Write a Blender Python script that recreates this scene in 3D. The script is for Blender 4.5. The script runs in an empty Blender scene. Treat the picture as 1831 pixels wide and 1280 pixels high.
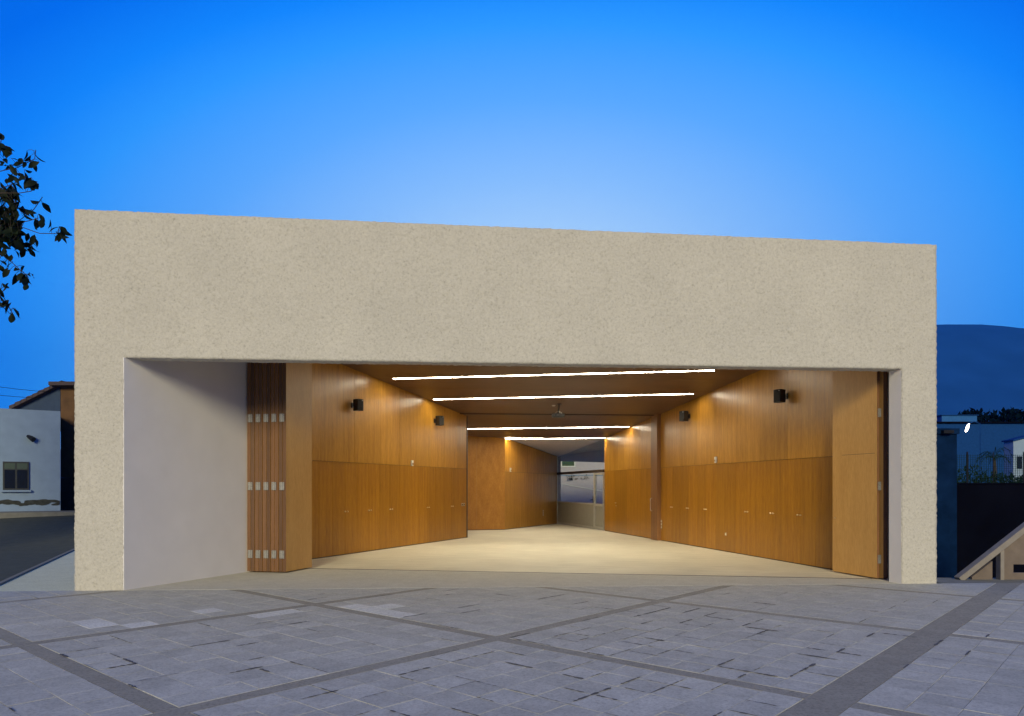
import bpy, bmesh, math, random
from mathutils import Vector, noise
random.seed(11)
C = bpy.context.scene.collection
R = math.radians

# ------------------------------------------------------------------ camera, sky, sun, exposure
F, EYE, HZ, CX = 1300.0, 1.55, 872.0, 915.5          # measured from the photograph (pixels, metres)
cd = bpy.data.cameras.new('camera'); cam = bpy.data.objects.new('camera', cd); C.objects.link(cam)
cam.location = (0, 0, EYE); cam.rotation_euler = (R(90), 0, 0)
cd.sensor_width = 36; cd.lens = F / 1831 * 36; cd.shift_y = (HZ - 640) / 1831
cd.clip_start = 0.1; cd.clip_end = 12000
bpy.context.scene.camera = cam

SUN_EL, SUN_AZ = 18.5, -176.0                        # low behind the camera (azimuth from +Y to +X)
SUN_STRENGTH, SKY_STRENGTH, EXPOSURE = 3.1, 1.15, 0.0
world = bpy.data.worlds.new('World'); bpy.context.scene.world = world; world.use_nodes = True
nt = world.node_tree; nt.nodes.clear()
def wn(t, **k):
    n = nt.nodes.new(t)
    for a, b in k.items(): setattr(n, a, b)
    return n
def wm(op, a, b=None, c=None):
    n = wn('ShaderNodeMath', operation=op)
    for i, v in enumerate((a, b, c)):
        if v is None: continue
        if hasattr(v, 'node'): nt.links.new(v, n.inputs[i])
        else: n.inputs[i].default_value = v
    return n.outputs[0]
tc = wn('ShaderNodeTexCoord'); sx = wn('ShaderNodeSeparateXYZ'); nt.links.new(tc.outputs['Generated'], sx.inputs[0])
az = wm('MULTIPLY', wm('ARCTAN2', sx.outputs[0], sx.outputs[1]), 180 / math.pi)
el = wm('MULTIPLY', wm('ARCSINE', sx.outputs[2]), 180 / math.pi)
el = wm('ABSOLUTE', el)
da = wm('MULTIPLY', wm('SUBTRACT', az, 2.0), 1 / 1.78)
de = wm('SUBTRACT', el, 13.0); de = wm('MULTIPLY', de, wm('ADD', wm('MULTIPLY', wm('GREATER_THAN', de, 0.0), .62), .38))   # slower fall towards the horizon
dist = wm('SQRT', wm('ADD', wm('MULTIPLY', da, da), wm('MULTIPLY', de, de)))
ramp = wn('ShaderNodeValToRGB'); nt.links.new(wm('DIVIDE', dist, 100.0), ramp.inputs[0])
def lin(r, g, b): return tuple(((v / 255 + .055) / 1.055) ** 2.4 if v > 10 else v / 255 / 12.92 for v in (r, g, b)) + (1,)
stops = [(0, lin(196, 228, 255)), (.05, lin(176, 216, 255)), (.10, lin(138, 193, 255)), (.15, lin(92, 170, 255)), (.195, lin(46, 152, 254)), (.22, lin(16, 132, 250)), (.25, lin(0, 106, 234)),
         (.32, lin(0, 88, 208)), (.5, lin(8, 84, 178)), (1, lin(20, 68, 145))]
e = ramp.color_ramp.elements
e[0].position, e[0].color = stops[0]; e[1].position, e[1].color = stops[-1]
for p, c in stops[1:-1]:
    k = e.new(p); k.color = c
bg = wn('ShaderNodeBackground'); bg.inputs[1].default_value = SKY_STRENGTH
nt.links.new(ramp.outputs[0], bg.inputs[0])
out = wn('ShaderNodeOutputWorld'); nt.links.new(bg.outputs[0], out.inputs[0])

sd = bpy.data.lights.new('sun', 'SUN'); sun = bpy.data.objects.new('sun', sd); C.objects.link(sun)
sd.energy = SUN_STRENGTH; sd.angle = R(16); sd.color = (1, .88, .56)
to_sun = Vector((math.sin(R(SUN_AZ)) * math.cos(R(SUN_EL)), math.cos(R(SUN_AZ)) * math.cos(R(SUN_EL)), math.sin(R(SUN_EL))))
sun.rotation_euler = (-to_sun).to_track_quat('-Z', 'Y').to_euler(); sun.location = to_sun * 60
HAZE = .00016                                         # density of the evening air
vs = bpy.context.scene.view_settings
vs.view_transform = 'Standard'; vs.look = 'None'; vs.exposure = EXPOSURE; vs.gamma = 1; vs.use_curve_mapping = False
try:
    bpy.context.scene.cycles.use_denoising = True
except Exception: pass

# ------------------------------------------------------------------ materials
MATS = {}
class NT:
    def __init__(s, name):
        s.m = bpy.data.materials.new(name); s.m.use_nodes = True; s.t = s.m.node_tree
        s.b = s.t.nodes['Principled BSDF']; MATS[name] = s.m
        s.co = s.n('ShaderNodeTexCoord').outputs['Object']
    def n(s, t, **k):
        x = s.t.nodes.new(t)
        for a, b in k.items(): setattr(x, a, b)
        return x
    def l(s, a, b): s.t.links.new(a, b)
    def map(s, scale, rnd=False):
        m = s.n('ShaderNodeMapping'); m.inputs['Scale'].default_value = scale; s.l(s.co, m.inputs[0])
        if rnd:
            oi = s.n('ShaderNodeObjectInfo'); v = s.n('ShaderNodeVectorMath', operation='SCALE')
            v.inputs[0].default_value = (37, 91, 53); s.l(oi.outputs['Random'], v.inputs['Scale']); s.l(v.outputs[0], m.inputs['Location'])
        return m.outputs[0]
    def noise(s, vec, scale, detail=4, rough=.55):
        x = s.n('ShaderNodeTexNoise'); x.inputs['Scale'].default_value = scale; x.inputs['Detail'].default_value = detail
        x.inputs['Roughness'].default_value = rough; s.l(vec, x.inputs['Vector']); return x.outputs['Fac']
    def ramp(s, fac, *st):
        r = s.n('ShaderNodeValToRGB'); el = r.color_ramp.elements
        el[0].position, el[0].color = st[0][0], st[0][1] + (1,); el[1].position, el[1].color = st[-1][0], st[-1][1] + (1,)
        for p, c in st[1:-1]: q = el.new(p); q.color = c + (1,)
        s.l(fac, r.inputs[0]); return r.outputs[0]
    def mix(s, mode, fac, a, b):
        x = s.n('ShaderNodeMix', data_type='RGBA', blend_type=mode)
        for sock, v in ((x.inputs['Factor'], fac), (x.inputs['A'], a), (x.inputs['B'], b)):
            if hasattr(v, 'node'): s.l(v, sock)
            else: sock.default_value = v
        return x.outputs['Result']
    def bump(s, h, strength, d=.01):
        x = s.n('ShaderNodeBump'); x.inputs['Strength'].default_value = strength; x.inputs['Distance'].default_value = d
        s.l(h, x.inputs['Height']); s.l(x.outputs[0], s.b.inputs['Normal'])
    def rnd(s, lo, hi):
        oi = s.n('ShaderNodeObjectInfo'); m = s.n('ShaderNodeMapRange'); m.inputs['To Min'].default_value = lo; m.inputs['To Max'].default_value = hi
        s.l(oi.outputs['Random'], m.inputs[0]); c = s.n('ShaderNodeCombineColor')
        for i in range(3): s.l(m.outputs[0], c.inputs[i])
        return c.outputs[0]
    def set(s, col=None, rough=None, metal=None, spec=None):
        if col is not None:
            if hasattr(col, 'node'): s.l(col, s.b.inputs['Base Color'])
            else: s.b.inputs['Base Color'].default_value = tuple(col) + (1,)
        if rough is not None: s.b.inputs['Roughness'].default_value = rough
        if metal is not None: s.b.inputs['Metallic'].default_value = metal
        if spec is not None: s.b.inputs['Specular IOR Level'].default_value = spec
        return s.m

def wood(name, dark, mid, light, grain=(11, 11, .55), rough=.38, tone=(.82, 1.12)):
    w = NT(name); v = w.map(grain, True)
    n1 = w.noise(v, 1.0, 4, .6); n2 = w.noise(w.map(tuple(g * 9 for g in grain), True), 1.0, 4, .6)
    f = w.n('ShaderNodeMath', operation='MULTIPLY_ADD'); w.l(n2, f.inputs[0]); f.inputs[1].default_value = .62
    h = w.n('ShaderNodeMath', operation='MULTIPLY'); w.l(n1, h.inputs[0]); h.inputs[1].default_value = .5; w.l(h.outputs[0], f.inputs[2])
    c = w.ramp(f.outputs[0], (.3, dark), (.5, mid), (.72, light))
    c = w.mix('MULTIPLY', 1.0, c, w.rnd(*tone))
    w.set(c, rough); w.bump(n2, .06, .004)
    return w.m
def plain(name, col, rough=.6, metal=0, var=.12, scale=6, bump=0, spec=.5):
    p = NT(name); n = p.noise(p.map((1, 1, 1), True), scale, 5)
    a = tuple(max(0, c * (1 - var)) for c in col); b = tuple(c * (1 + var) for c in col)
    p.set(p.ramp(n, (.3, a), (.7, b)), rough, metal, spec)
    if bump: p.bump(n, bump, .01)
    return p.m

# rough-cast plaster of the facade
p = NT('rough_plaster'); v = p.map((1, 1, 1))
n1 = p.noise(v, 1.1, 4); n2 = p.noise(v, 27, 8, .8); n3 = p.noise(v, 110, 3, .7)
c = p.ramp(n1, (.3, (.56, .54, .485)), (.7, (.61, .587, .525)))
c = p.mix('MULTIPLY', 1.0, c, p.ramp(n2, (.30, (.46, .45, .43)), (.42, (.88, .88, .87)), (.52, (1.0, 1.0, 1.0)), (.66, (1.10, 1.10, 1.09))))
ad = p.n('ShaderNodeMath', operation='ADD'); p.l(n2, ad.inputs[0]); p.l(n3, ad.inputs[1])
p.set(c, .92, 0, .15); p.bump(ad.outputs[0], .75, .018)
p = NT('smooth_plaster'); v = p.map((1, 1, 1)); n1 = p.noise(v, 2, 5); n2 = p.noise(v, 60, 4, .6)
p.set(p.ramp(n1, (.3, (.68, .67, .66)), (.7, (.73, .72, .71))), .85, 0, .2); p.bump(n2, .25, .006)
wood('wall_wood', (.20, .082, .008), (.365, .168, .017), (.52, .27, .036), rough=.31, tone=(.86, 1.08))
wood('door_wood', (.17, .062, .003), (.30, .126, .006), (.42, .195, .013), rough=.33, tone=(.85, 1.08))
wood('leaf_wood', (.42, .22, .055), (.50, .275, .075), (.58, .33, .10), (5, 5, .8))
wood('back_wood', (.25, .098, .010), (.35, .15, .018), (.46, .22, .034), (6, 6, 2.2))
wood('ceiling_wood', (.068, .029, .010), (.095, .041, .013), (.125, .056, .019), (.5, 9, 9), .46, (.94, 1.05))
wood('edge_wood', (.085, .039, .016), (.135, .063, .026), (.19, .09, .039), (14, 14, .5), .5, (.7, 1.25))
wood('red_wood', (.15, .066, .022), (.22, .10, .034), (.29, .14, .05), (16, 16, .4), .42)
# hall floor: pale fine-streaked stone
p = NT('hall_floor'); n1 = p.noise(p.map((.6, 5, 1)), 2.2, 6, .65); n2 = p.noise(p.map((1, 1, 1)), .7, 3)
c = p.ramp(n1, (.3, (.55, .52, .41)), (.55, (.66, .63, .51)), (.75, (.75, .715, .59)))
c = p.mix('MULTIPLY', 1.0, c, p.ramp(n2, (.3, (.9, .9, .9)), (.7, (1.05, 1.05, 1.05))))
p.set(c, .55, 0, .3); p.bump(n1, .05, .004)
def stone(name, a, b, lo, hi, speck=.75):
    p = NT(name); v = p.map((1, 1, 1), True); n1 = p.noise(v, 4, 6, .7); n2 = p.noise(v, 38, 6, .8)
    c = p.ramp(n1, (.3, a), (.7, b))
    c = p.mix('MULTIPLY', 1.0, c, p.ramp(n2, (.36, (speck * .9,) * 3), (.5, (1.0,) * 3), (.66, (1.12,) * 3)))
    c = p.mix('MULTIPLY', 1.0, c, p.rnd(lo, hi)); p.set(c, .85, 0, .25); p.bump(n2, .3, .004); return p.m
stone('paver_stone', (.405, .405, .36), (.545, .545, .488), .89, 1.06, .78)
stone('new_paver_stone', (.58, .59, .55), (.68, .69, .65), .92, 1.06)
stone('band_stone', (.27, .26, .215), (.34, .325, .27), .96, 1.04)
stone('bed_mortar', (.26, .26, .24), (.46, .45, .42), 1, 1)
stone('dark_mortar', (.085, .085, .088), (.14, .14, .14), 1, 1)
stone('recess_floor', (.46, .45, .385), (.54, .53, .46), 1, 1, .9)  # greyer than the hall floor, with some recess shade in the colour
stone('asphalt', (.065, .068, .042), (.095, .098, .062), 1, 1)
stone('pale_pavement', (.58, .59, .40), (.70, .71, .50), .9, 1.05)
plain('dark_metal', (.02, .02, .022), .35, .6); plain('black_plastic', (.012, .012, .013), .42, var=.3, scale=30)
plain('grille_cloth', (.02, .02, .02), .8, scale=80, bump=.4)
plain('steel', (.62, .61, .58), .32, 1, .08, 40); plain('hinge_steel', (.29, .285, .28), .5, .7, .25, 45)
plain('brass', (.75, .62, .42), .3, 1); plain('white_plastic', (.78, .76, .70), .4); plain('socket_plate', (.36, .25, .14), .5)
plain('screen_frame', (.42, .41, .37), .45, .3); plain('screen_panel', (.25, .245, .20), .5, var=.06)
plain('dark_beam', (.045, .032, .025), .5); plain('roof_sheet', (.3, .29, .27), .9)
plain('dusk_blue_render', (.22, .31, .44), .9, var=.06, scale=3, bump=.1); plain('yard_render', (.50, .46, .49), .9, var=.05)  # white house walls: dusk shade put into the colour as blue
plain('ochre_render', (.115, .06, .024), .9, var=.25, scale=3); plain('dark_plinth', (.055, .032, .02), .9)
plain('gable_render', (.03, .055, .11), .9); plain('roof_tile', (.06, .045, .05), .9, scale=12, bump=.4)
plain('bare_plaster', (.035, .04, .035), .95, var=.5, scale=8, bump=.4)
plain('window_dark', (.01, .012, .014), .15); plain('window_frame', (.03, .035, .035), .5); plain('curtain', (.06, .09, .07), .8)
plain('green_pane', (.02, .07, .035), .2, var=.5, scale=5)
plain('leaf_green', (.007, .013, .006), .6, var=.4, scale=9, spec=.12); plain('bark', (.035, .026, .02), .9, var=.3, scale=14)
plain('garden_leaf', (.008, .024, .012), .7, var=.4, spec=.05); plain('night_stone', (.004, .016, .055), .95, var=.3, scale=3, bump=.3, spec=0)  # boundary stone: dusk blue and darkness put into the colour
plain('earth', (.003, .0035, .008), .95, var=.3, scale=.6, spec=0); plain('haze_blue_rock', (.012, .066, .22), 1, var=.15, scale=.012, spec=0)  # mountain rock: blue of the distant haze put into its colour
plain('fence_mesh', (.012, .032, .035), .9, spec=0); plain('kerb_stone', (.22, .22, .19), .9, spec=.1); plain('rail_stone', (.22, .20, .18), .85, bump=.2)
plain('beige_panel', (.15, .12, .10), .85, var=.15); plain('cable_black', (.02, .02, .02), .6); plain('far_wall', (.010, .05, .19), .9, spec=0)  # far walls are white, with the dusk blue put into their colour
g = NT('glass'); tr = g.n('ShaderNodeBsdfTransparent'); tr.inputs[0].default_value = (.86, .9, .9, 1); gl = g.n('ShaderNodeBsdfGlossy'); gl.inputs['Roughness'].default_value = .02
fr = g.n('ShaderNodeMath', operation='POWER'); lw_ = g.n('ShaderNodeLayerWeight'); g.l(lw_.outputs['Facing'], fr.inputs[0]); fr.inputs[1].default_value = 5; mx = g.n('ShaderNodeMixShader'); g.l(fr.outputs[0], mx.inputs[0]); g.l(tr.outputs[0], mx.inputs[1]); g.l(gl.outputs[0], mx.inputs[2])
g.l(mx.outputs[0], g.t.nodes['Material Output'].inputs[0])
def emit(name, col, s):
    p = NT(name); p.set((.9, .9, .9), .5); p.b.inputs['Emission Color'].default_value = col + (1,); p.b.inputs['Emission Strength'].default_value = s
STRIP = 72.0
emit('strip_diffuser', (1, .88, .66), STRIP); emit('street_light', (1, .9, .78), 9)
M = MATS

# ------------------------------------------------------------------ helpers
def tag(o, label=None, cat=None, group=None, kind=None):
    if label: o['label'] = label
    if cat: o['category'] = cat
    if group: o['group'] = group
    if kind: o['kind'] = kind
    return o
def wpos(o):
    v = Vector(o.location)
    while o.parent: o = o.parent; v = v + Vector(o.location)
    return v
def link(name, me, parent=None, loc=(0, 0, 0)):
    o = bpy.data.objects.new(name, me); C.objects.link(o)
    o.location = loc
    if parent:
        o.parent = parent; o.location = Vector(loc) - wpos(parent)
    return o
def empty(name, loc, label, cat, group=None):
    o = bpy.data.objects.new(name, None); C.objects.link(o); o.location = loc; o.empty_display_size = .2
    return tag(o, label, cat, group)
class MB:
    """collects vertices and faces in world coordinates, then links them as one mesh object"""
    def __init__(s): s.v = []; s.f = []; s.mi = []
    def face(s, pts, mi=0):
        k = len(s.v); s.v += [Vector(p) for p in pts]; s.f.append(tuple(range(k, k + len(pts)))); s.mi.append(mi)
    def prism(s, poly, z0, z1, mi=0):
        """poly: list of (x, y); z0 and z1 numbers or functions of x and y"""
        a = 0
        for i, p in enumerate(poly): q = poly[(i + 1) % len(poly)]; a += p[0] * q[1] - q[0] * p[1]
        if a < 0: poly = poly[::-1]
        fz = lambda z, p: z(p[0], p[1]) if callable(z) else z
        k = len(s.v); n = len(poly)
        s.v += [Vector((p[0], p[1], fz(z0, p))) for p in poly] + [Vector((p[0], p[1], fz(z1, p))) for p in poly]
        s.f.append(tuple(range(k + n - 1, k - 1, -1))); s.f.append(tuple(range(k + n, k + 2 * n)))
        s.f += [(k + i, k + (i + 1) % n, k + n + (i + 1) % n, k + n + i) for i in range(n)]
        s.mi += [mi] * (n + 2)
    def box(s, c, d, mi=0, ax=None):
        x, y, z = ax or (Vector((1, 0, 0)), Vector((0, 1, 0)), Vector((0, 0, 1)))
        c = Vector(c); k = len(s.v)
        for sz in (-1, 1):
            for sx_, sy in ((-1, -1), (1, -1), (1, 1), (-1, 1)):
                s.v.append(c + x * (sx_ * d[0] / 2) + y * (sy * d[1] / 2) + z * (sz * d[2] / 2))
        s.f += [tuple(k + i for i in q) for q in ((3, 2, 1, 0), (4, 5, 6, 7), (0, 1, 5, 4), (1, 2, 6, 5), (2, 3, 7, 6), (3, 0, 4, 7))]
        s.mi += [mi] * 6
    def tube(s, pts, r, n=6, mi=0):
        pts = [Vector(p) for p in pts]; rr = r if isinstance(r, (list, tuple)) else [r] * len(pts); k = len(s.v)
        for i, p in enumerate(pts):
            t = (pts[min(i + 1, len(pts) - 1)] - pts[max(i - 1, 0)]).normalized()
            a = t.cross(Vector((0, 0, 1))); a = a.normalized() if a.length > 1e-3 else Vector((1, 0, 0)); b = t.cross(a)
            for j in range(n): s.v.append(p + (a * math.cos(j * 2 * math.pi / n) + b * math.sin(j * 2 * math.pi / n)) * rr[i])
        for i in range(len(pts) - 1):
            for j in range(n):
                s.f.append((k + i * n + j, k + i * n + (j + 1) % n, k + (i + 1) * n + (j + 1) % n, k + (i + 1) * n + j)); s.mi.append(mi)
        s.f.append(tuple(range(k + n - 1, k - 1, -1))); e_ = k + (len(pts) - 1) * n; s.f.append(tuple(range(e_, e_ + n))); s.mi += [mi, mi]
    def build(s, name, mats, parent=None, origin=None, bevel=0, smooth=False, kind=None):
        if not isinstance(mats, (list, tuple)): mats = [mats]
        if origin is None:
            lo = [min(v[i] for v in s.v) for i in range(3)]; hi = [max(v[i] for v in s.v) for i in range(3)]
            origin = ((lo[0] + hi[0]) / 2, (lo[1] + hi[1]) / 2, lo[2])
        o_ = Vector(origin); me = bpy.data.meshes.new(name)
        me.from_pydata([v - o_ for v in s.v], [], s.f)
        for m in mats: me.materials.append(m)
        me.polygons.foreach_set('material_index', s.mi)
        if bevel:
            bm = bmesh.new(); bm.from_mesh(me); bmesh.ops.remove_doubles(bm, verts=bm.verts, dist=1e-5)
            bmesh.ops.bevel(bm, geom=bm.edges[:], offset=bevel, segments=1, affect='EDGES', clamp_overlap=True); bm.to_mesh(me); bm.free()
        if smooth: me.polygons.foreach_set('use_smooth', [True] * len(me.polygons))
        me.update()
        o = link(name, me, parent, o_)
        if kind: o['kind'] = kind
        return o
def at(px, py, Y): return Vector(((px - CX) / F * Y, Y, EYE + (HZ - py) / F * Y))     # a measured point at distance Y
def floor_at(px, py, z=0): Y = F * (EYE - z) / (py - HZ); return Vector(((px - CX) / F * Y, Y, z))
def clip(poly, a, b, c):
    """keep the part of a convex polygon where a*x + b*y <= c"""
    out = []
    for i, p in enumerate(poly):
        q = poly[(i + 1) % len(poly)]; dp = a * p[0] + b * p[1] - c; dq = a * q[0] + b * q[1] - c
        if dp <= 0: out.append(p)
        if dp * dq < 0: t = dp / (dp - dq); out.append((p[0] + (q[0] - p[0]) * t, p[1] + (q[1] - p[1]) * t))
    return out
class Frame:
    """a vertical wall plane: s runs along it, t out of it towards the room, z up"""
    def __init__(s, p0, p1, flip=False):
        s.p0 = Vector((p0[0], p0[1], 0)); d = Vector((p1[0] - p0[0], p1[1] - p0[1], 0)); s.L = d.length; s.d = d.normalized()
        s.n = Vector((s.d.y, -s.d.x, 0)) * (-1 if flip else 1)
    def P(s, a, t, z): return s.p0 + s.d * a + s.n * t + Vector((0, 0, z))
    def quad(s, a0, a1, t0, t1): return [tuple(s.P(a, t, 0).xy) for a, t in ((a0, t0), (a1, t0), (a1, t1), (a0, t1))]
    def ax(s): return (s.d, s.n, Vector((0, 0, 1)))
    def s_at(s, px):
        u = (px - CX) / F; return (u * s.p0.y - s.p0.x) / (s.d.x - u * s.d.y)
def ceil_z(x, y): return 5.775 - .0305 * x - .0901 * y

# ------------------------------------------------------------------ ground, plaza, terrain
FL, FR = Vector((-6.59, 10.95)), Vector((6.88, 11.78))           # foot of the facade, left and right end
fd = (FR - FL).normalized(); fn = Vector((-fd.y, fd.x))          # along it, and into the building
W = (FR - FL).length
fc = fn.dot(FL)                                                  # fn . p <= fc is the plaza side
def fline(x): return FL.y + (x - FL.x) * fd.y / fd.x

m = MB(); m.face([(-6000, -3000, -3.4), (6000, -3000, -3.4), (6000, 9000, -3.4), (-6000, 9000, -3.4)])
tag(m.build('terrain', M['earth']), 'dark open ground stretching to the mountains', None, None, 'structure')
m = MB(); m.prism([(-45, -30), (45, -30), (45, fline(45)), (-45, fline(-45))], -3.4, -.007)
plaza = tag(m.build('plaza', M['bed_mortar'], origin=(0, 7, 0)), 'grey stone paved plaza in front of the hall', None, None, 'structure')

GO = Vector((-4.8201, 7.2002)); gj = Vector((2.18745, 2.47569)); gi = Vector((2.47569, -2.18745)); GS = 3.3036
def GP(i, j): return GO + gi * i + gj * j
HB = {2: .048}
def hb_i(n): return HB.get(n, .027)
def hb_j(n): return .026
light_tiles = [(-.285, .25), (-.245, .25), (-.2, .25), (-.2, .645), (.03, .78), (.1, .86), (.15, 1.04), (.20, 1.06), (.30, 1.06), (.36, 1.06), (.22, 1.15), (.45, 1.06), (-.12, .345)]
tiles, patches = [], []
for ci in range(-4, 6):
    for cj in range(-3, 5):
        i0, i1 = ci + hb_i(ci), ci + 1 - hb_i(ci + 1); j0, j1 = cj + hb_j(cj), cj + 1 - hb_j(cj + 1)
        for a in range(10):
            for b in range(10):
                ia, ib = i0 + (i1 - i0) * a / 10, i0 + (i1 - i0) * (a + 1) / 10; ja, jb = j0 + (j1 - j0) * b / 10, j0 + (j1 - j0) * (b + 1) / 10
                c = GP((ia + ib) / 2, (ja + jb) / 2)
                if c.y < 3.5 or abs(c.x) > .74 * c.y + 2.5: continue
                if fn.dot(c) > fc + .3: continue
                tiles.append((c, ia, ib, ja, jb))
def in_view(c): return abs(c.x) < .715 * c.y and c.y > 4.85
def is_new(ia, ib, ja, jb): return any(ia <= a < ib and ja <= b < jb for a, b in light_tiles)
G_ = .0028 / GS
ang = math.atan2(gi.y, gi.x)
whole = [t for t in tiles if fn.dot(t[0]) < fc - .25]
near = sorted([t for t in whole if in_view(t[0])], key=lambda t: t[0].y)[:300]
nearset = set(id(t) for t in near)
pm = {}
def paver_mesh(w, h, new, k):
    key = (round(w, 3), round(h, 3), new, k)
    if key in pm: return pm[key]
    rnd = random.Random(hash(key) & 0xffff)
    me = bpy.data.meshes.new('paver'); bm = bmesh.new(); j = lambda: rnd.uniform(-.003, .003)
    top = [bm.verts.new((sx * (w / 2 - .0025) + j(), sy * (h / 2 - .0025) + j(), 0)) for sx, sy in ((-1, -1), (1, -1), (1, 1), (-1, 1))]
    mid = [bm.verts.new((sx * (w / 2 - .0015), sy * (h / 2 - .0015), -.005)) for sx, sy in ((-1, -1), (1, -1), (1, 1), (-1, 1))]
    bot = [bm.verts.new((v.co.x, v.co.y, -.03)) for v in mid]
    bm.faces.new(top)
    for q in range(4):
        bm.faces.new((mid[q], mid[(q + 1) % 4], top[(q + 1) % 4], top[q])); bm.faces.new((bot[q], bot[(q + 1) % 4], mid[(q + 1) % 4], mid[q]))
    bm.normal_update(); bm.to_mesh(me); bm.free(); me.materials.append(M['new_paver_stone' if new else 'paver_stone']); pm[key] = me
    return me
for t in near:
    c, ia, ib, ja, jb = t; w = (ib - ia) * GS; h = (jb - ja) * GS
    o = link('paver', paver_mesh(w, h, is_new(ia, ib, ja, jb), random.randrange(4)), plaza, (c.x, c.y, random.uniform(-.002, .0006)))
    o.rotation_euler = (random.uniform(-.004, .004), random.uniform(-.004, .004), ang + random.uniform(-.004, .004))
m = MB()
for t in tiles:
    if id(t) in nearset: continue
    c, ia, ib, ja, jb = t; gap = .003 / GS
    poly = [tuple(GP(a, b)) for a, b in ((ia + gap, ja + gap), (ib - gap, ja + gap), (ib - gap, jb - gap), (ia + gap, jb - gap))]
    poly = clip(poly, fn.x, fn.y, fc - .001)
    if len(poly) > 2: m.prism(poly, -.03, random.uniform(-.002, .0006), 1 if is_new(ia, ib, ja, jb) else 0)
tag(m.build('paving', [M['paver_stone'], M['new_paver_stone']], plaza, origin=(0, 7, 0)), 'farther rows of the same square grey pavers', None, None, 'stuff')
def band(i0, i1, j0, j1):
    poly = [tuple(GP(a, b)) for a, b in ((i0, j0), (i1, j0), (i1, j1), (i0, j1))]
    poly = clip(poly, fn.x, fn.y, fc - .001); poly = clip(poly, 0, -1, -3.2)
    if len(poly) > 2:
        mb = MB(); mb.prism(poly, -.03, -.0018); mb.build('paving_band', M['band_stone'], plaza)
for n in range(-3, 6):
    h = hb_i(n) - .002; band(n - h, n + h, -4, 6)
for n in range(-3, 6):
    h = hb_j(n) - .002
    for k in range(-4, 6): band(k + hb_i(k) - .001, k + 1 - hb_i(k + 1) + .001, n - h, n + h)
# dark patches where the joints were refilled
m = MB(); rj = random.Random(5)
for t in tiles:
    c, ia, ib, ja, jb = t
    if not in_view(c) or fn.dot(c) > fc - .4: continue
    ci, cj = math.floor(ia), math.floor(ja)
    pr = .40 if (ci == 1 and cj == 1) else .30 if (ci, cj) in ((1, 0), (2, 0), (2, -1)) else .14 if (ci, cj) in ((0, 1), (2, 1), (1, 2), (0, 0)) else .03
    for side in (0, 1):
        if rj.random() > pr: continue
        a, b = ((ia, ja), (ib, ja)) if side == 0 else ((ia, ja), (ia, jb))
        P0, P1 = GP(*a), GP(*b); u0 = rj.uniform(-.05, .3); u1 = rj.uniform(max(.6, u0 + .2), 1.4)
        d = (P1 - P0); nn = Vector((-d.y, d.x)).normalized(); w = rj.choice((.005, .007, .009, .012, .018)); n = 11; up, dn = [], []
        for k in range(n + 1):
            q = P0 + d * (u0 + (u1 - u0) * k / n); e_ = w * (rj.uniform(.35, 1.15) if 0 < k < n else .12) * (.25 if rj.random() < .15 else 1)
            up.append((*(q + nn * e_), .0035)); dn.append((*(q - nn * e_ * rj.uniform(.6, 1.2)), .0035))
        for k in range(n): m.face([dn[k], dn[k + 1], up[k + 1], up[k]])
m.build('joint_mortar', M['dark_mortar'], plaza, origin=(0, 7, 0), kind='stuff')

# street side, left of the hall
la, lb = Vector((-10.9, 18.15)), Vector((-8.16, 11.58)); ld = (lb - la).normalized()
m = MB(); pb = la + ld * 7.4; pb2 = la - ld * 12
m.prism([tuple(FL + fn * .01), tuple(Vector((pb.x, fline(pb.x))) + fn * .01), tuple(pb), tuple(pb2), (-4.0, pb2.y), (-4.0, 14)], -.3, -.012)
tag(m.build('side_pavement', M['pale_pavement']), 'pale pavement running along the left side of the hall', None, None, 'structure')
m = MB(); kn = Vector((-ld.y, ld.x)); kn = kn if kn.x < 0 else -kn
m.prism([tuple(pb2), tuple(pb), tuple(pb + kn * .09), tuple(pb2 + kn * .09)], -.3, .015)
tag(m.build('street_kerb', M['kerb_stone'], bevel=.01), 'pale kerb between the side pavement and the street', None, None, 'structure')
def street_z(y): t = min(max((y - 17) / 10, 0), 1); return -.03 + .62 * t * t * (3 - 2 * t)
m = MB(); ys = [8 + k for k in range(0, 40)]
for y0, y1 in zip(ys, ys[1:]):
    for x0, x1 in ((-70, -40), (-40, -20), (-20, -4.5)):
        m.face([(x0, y0, street_z(y0)), (x1, y0, street_z(y0)), (x1, y1, street_z(y1)), (x0, y1, street_z(y1))])
tag(m.build('street', M['asphalt']), 'dark asphalt street climbing past the white house', None, None, 'structure')

# ------------------------------------------------------------------ the hall
hall = empty('hall_building', (0, 12.5, 0), 'long low community hall with rough beige facade and wide open wood lined room', 'building')
# facade: rough-cast, really uneven
def fz_top(u): return 5.745 + (5.49 - 5.745) * u / W
U0, U1 = .729, 12.914
def fz_lin(u): return 3.518 + (3.47 - 3.518) * (u - U0) / (U1 - U0)
TH = .27
def fp(u, z, t): q = FL + fd * u + fn * t; return Vector((q.x, q.y, z))
bmv, bmf, vmap = [], [], {}
def fv(u, z, t):
    p = fp(u, z, t); key = (round(p.x, 4), round(p.y, 4), round(p.z, 4))
    if key in vmap: return vmap[key]
    d = noise.noise_vector(p * 21) * .0095 + noise.noise_vector(p * 47) * .005 + noise.noise_vector(p * 2.3) * .0025
    bmv.append(p + d); vmap[key] = len(bmv) - 1
    return vmap[key]
def fgrid(f, nu, nv, rev=False):
    idx = [[fv(*f(i / nu, j / nv)) for j in range(nv + 1)] for i in range(nu + 1)]
    for i in range(nu):
        for j in range(nv):
            q = (idx[i][j], idx[i + 1][j], idx[i + 1][j + 1], idx[i][j + 1]); bmf.append(q[::-1] if rev else q)
S = .034
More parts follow.
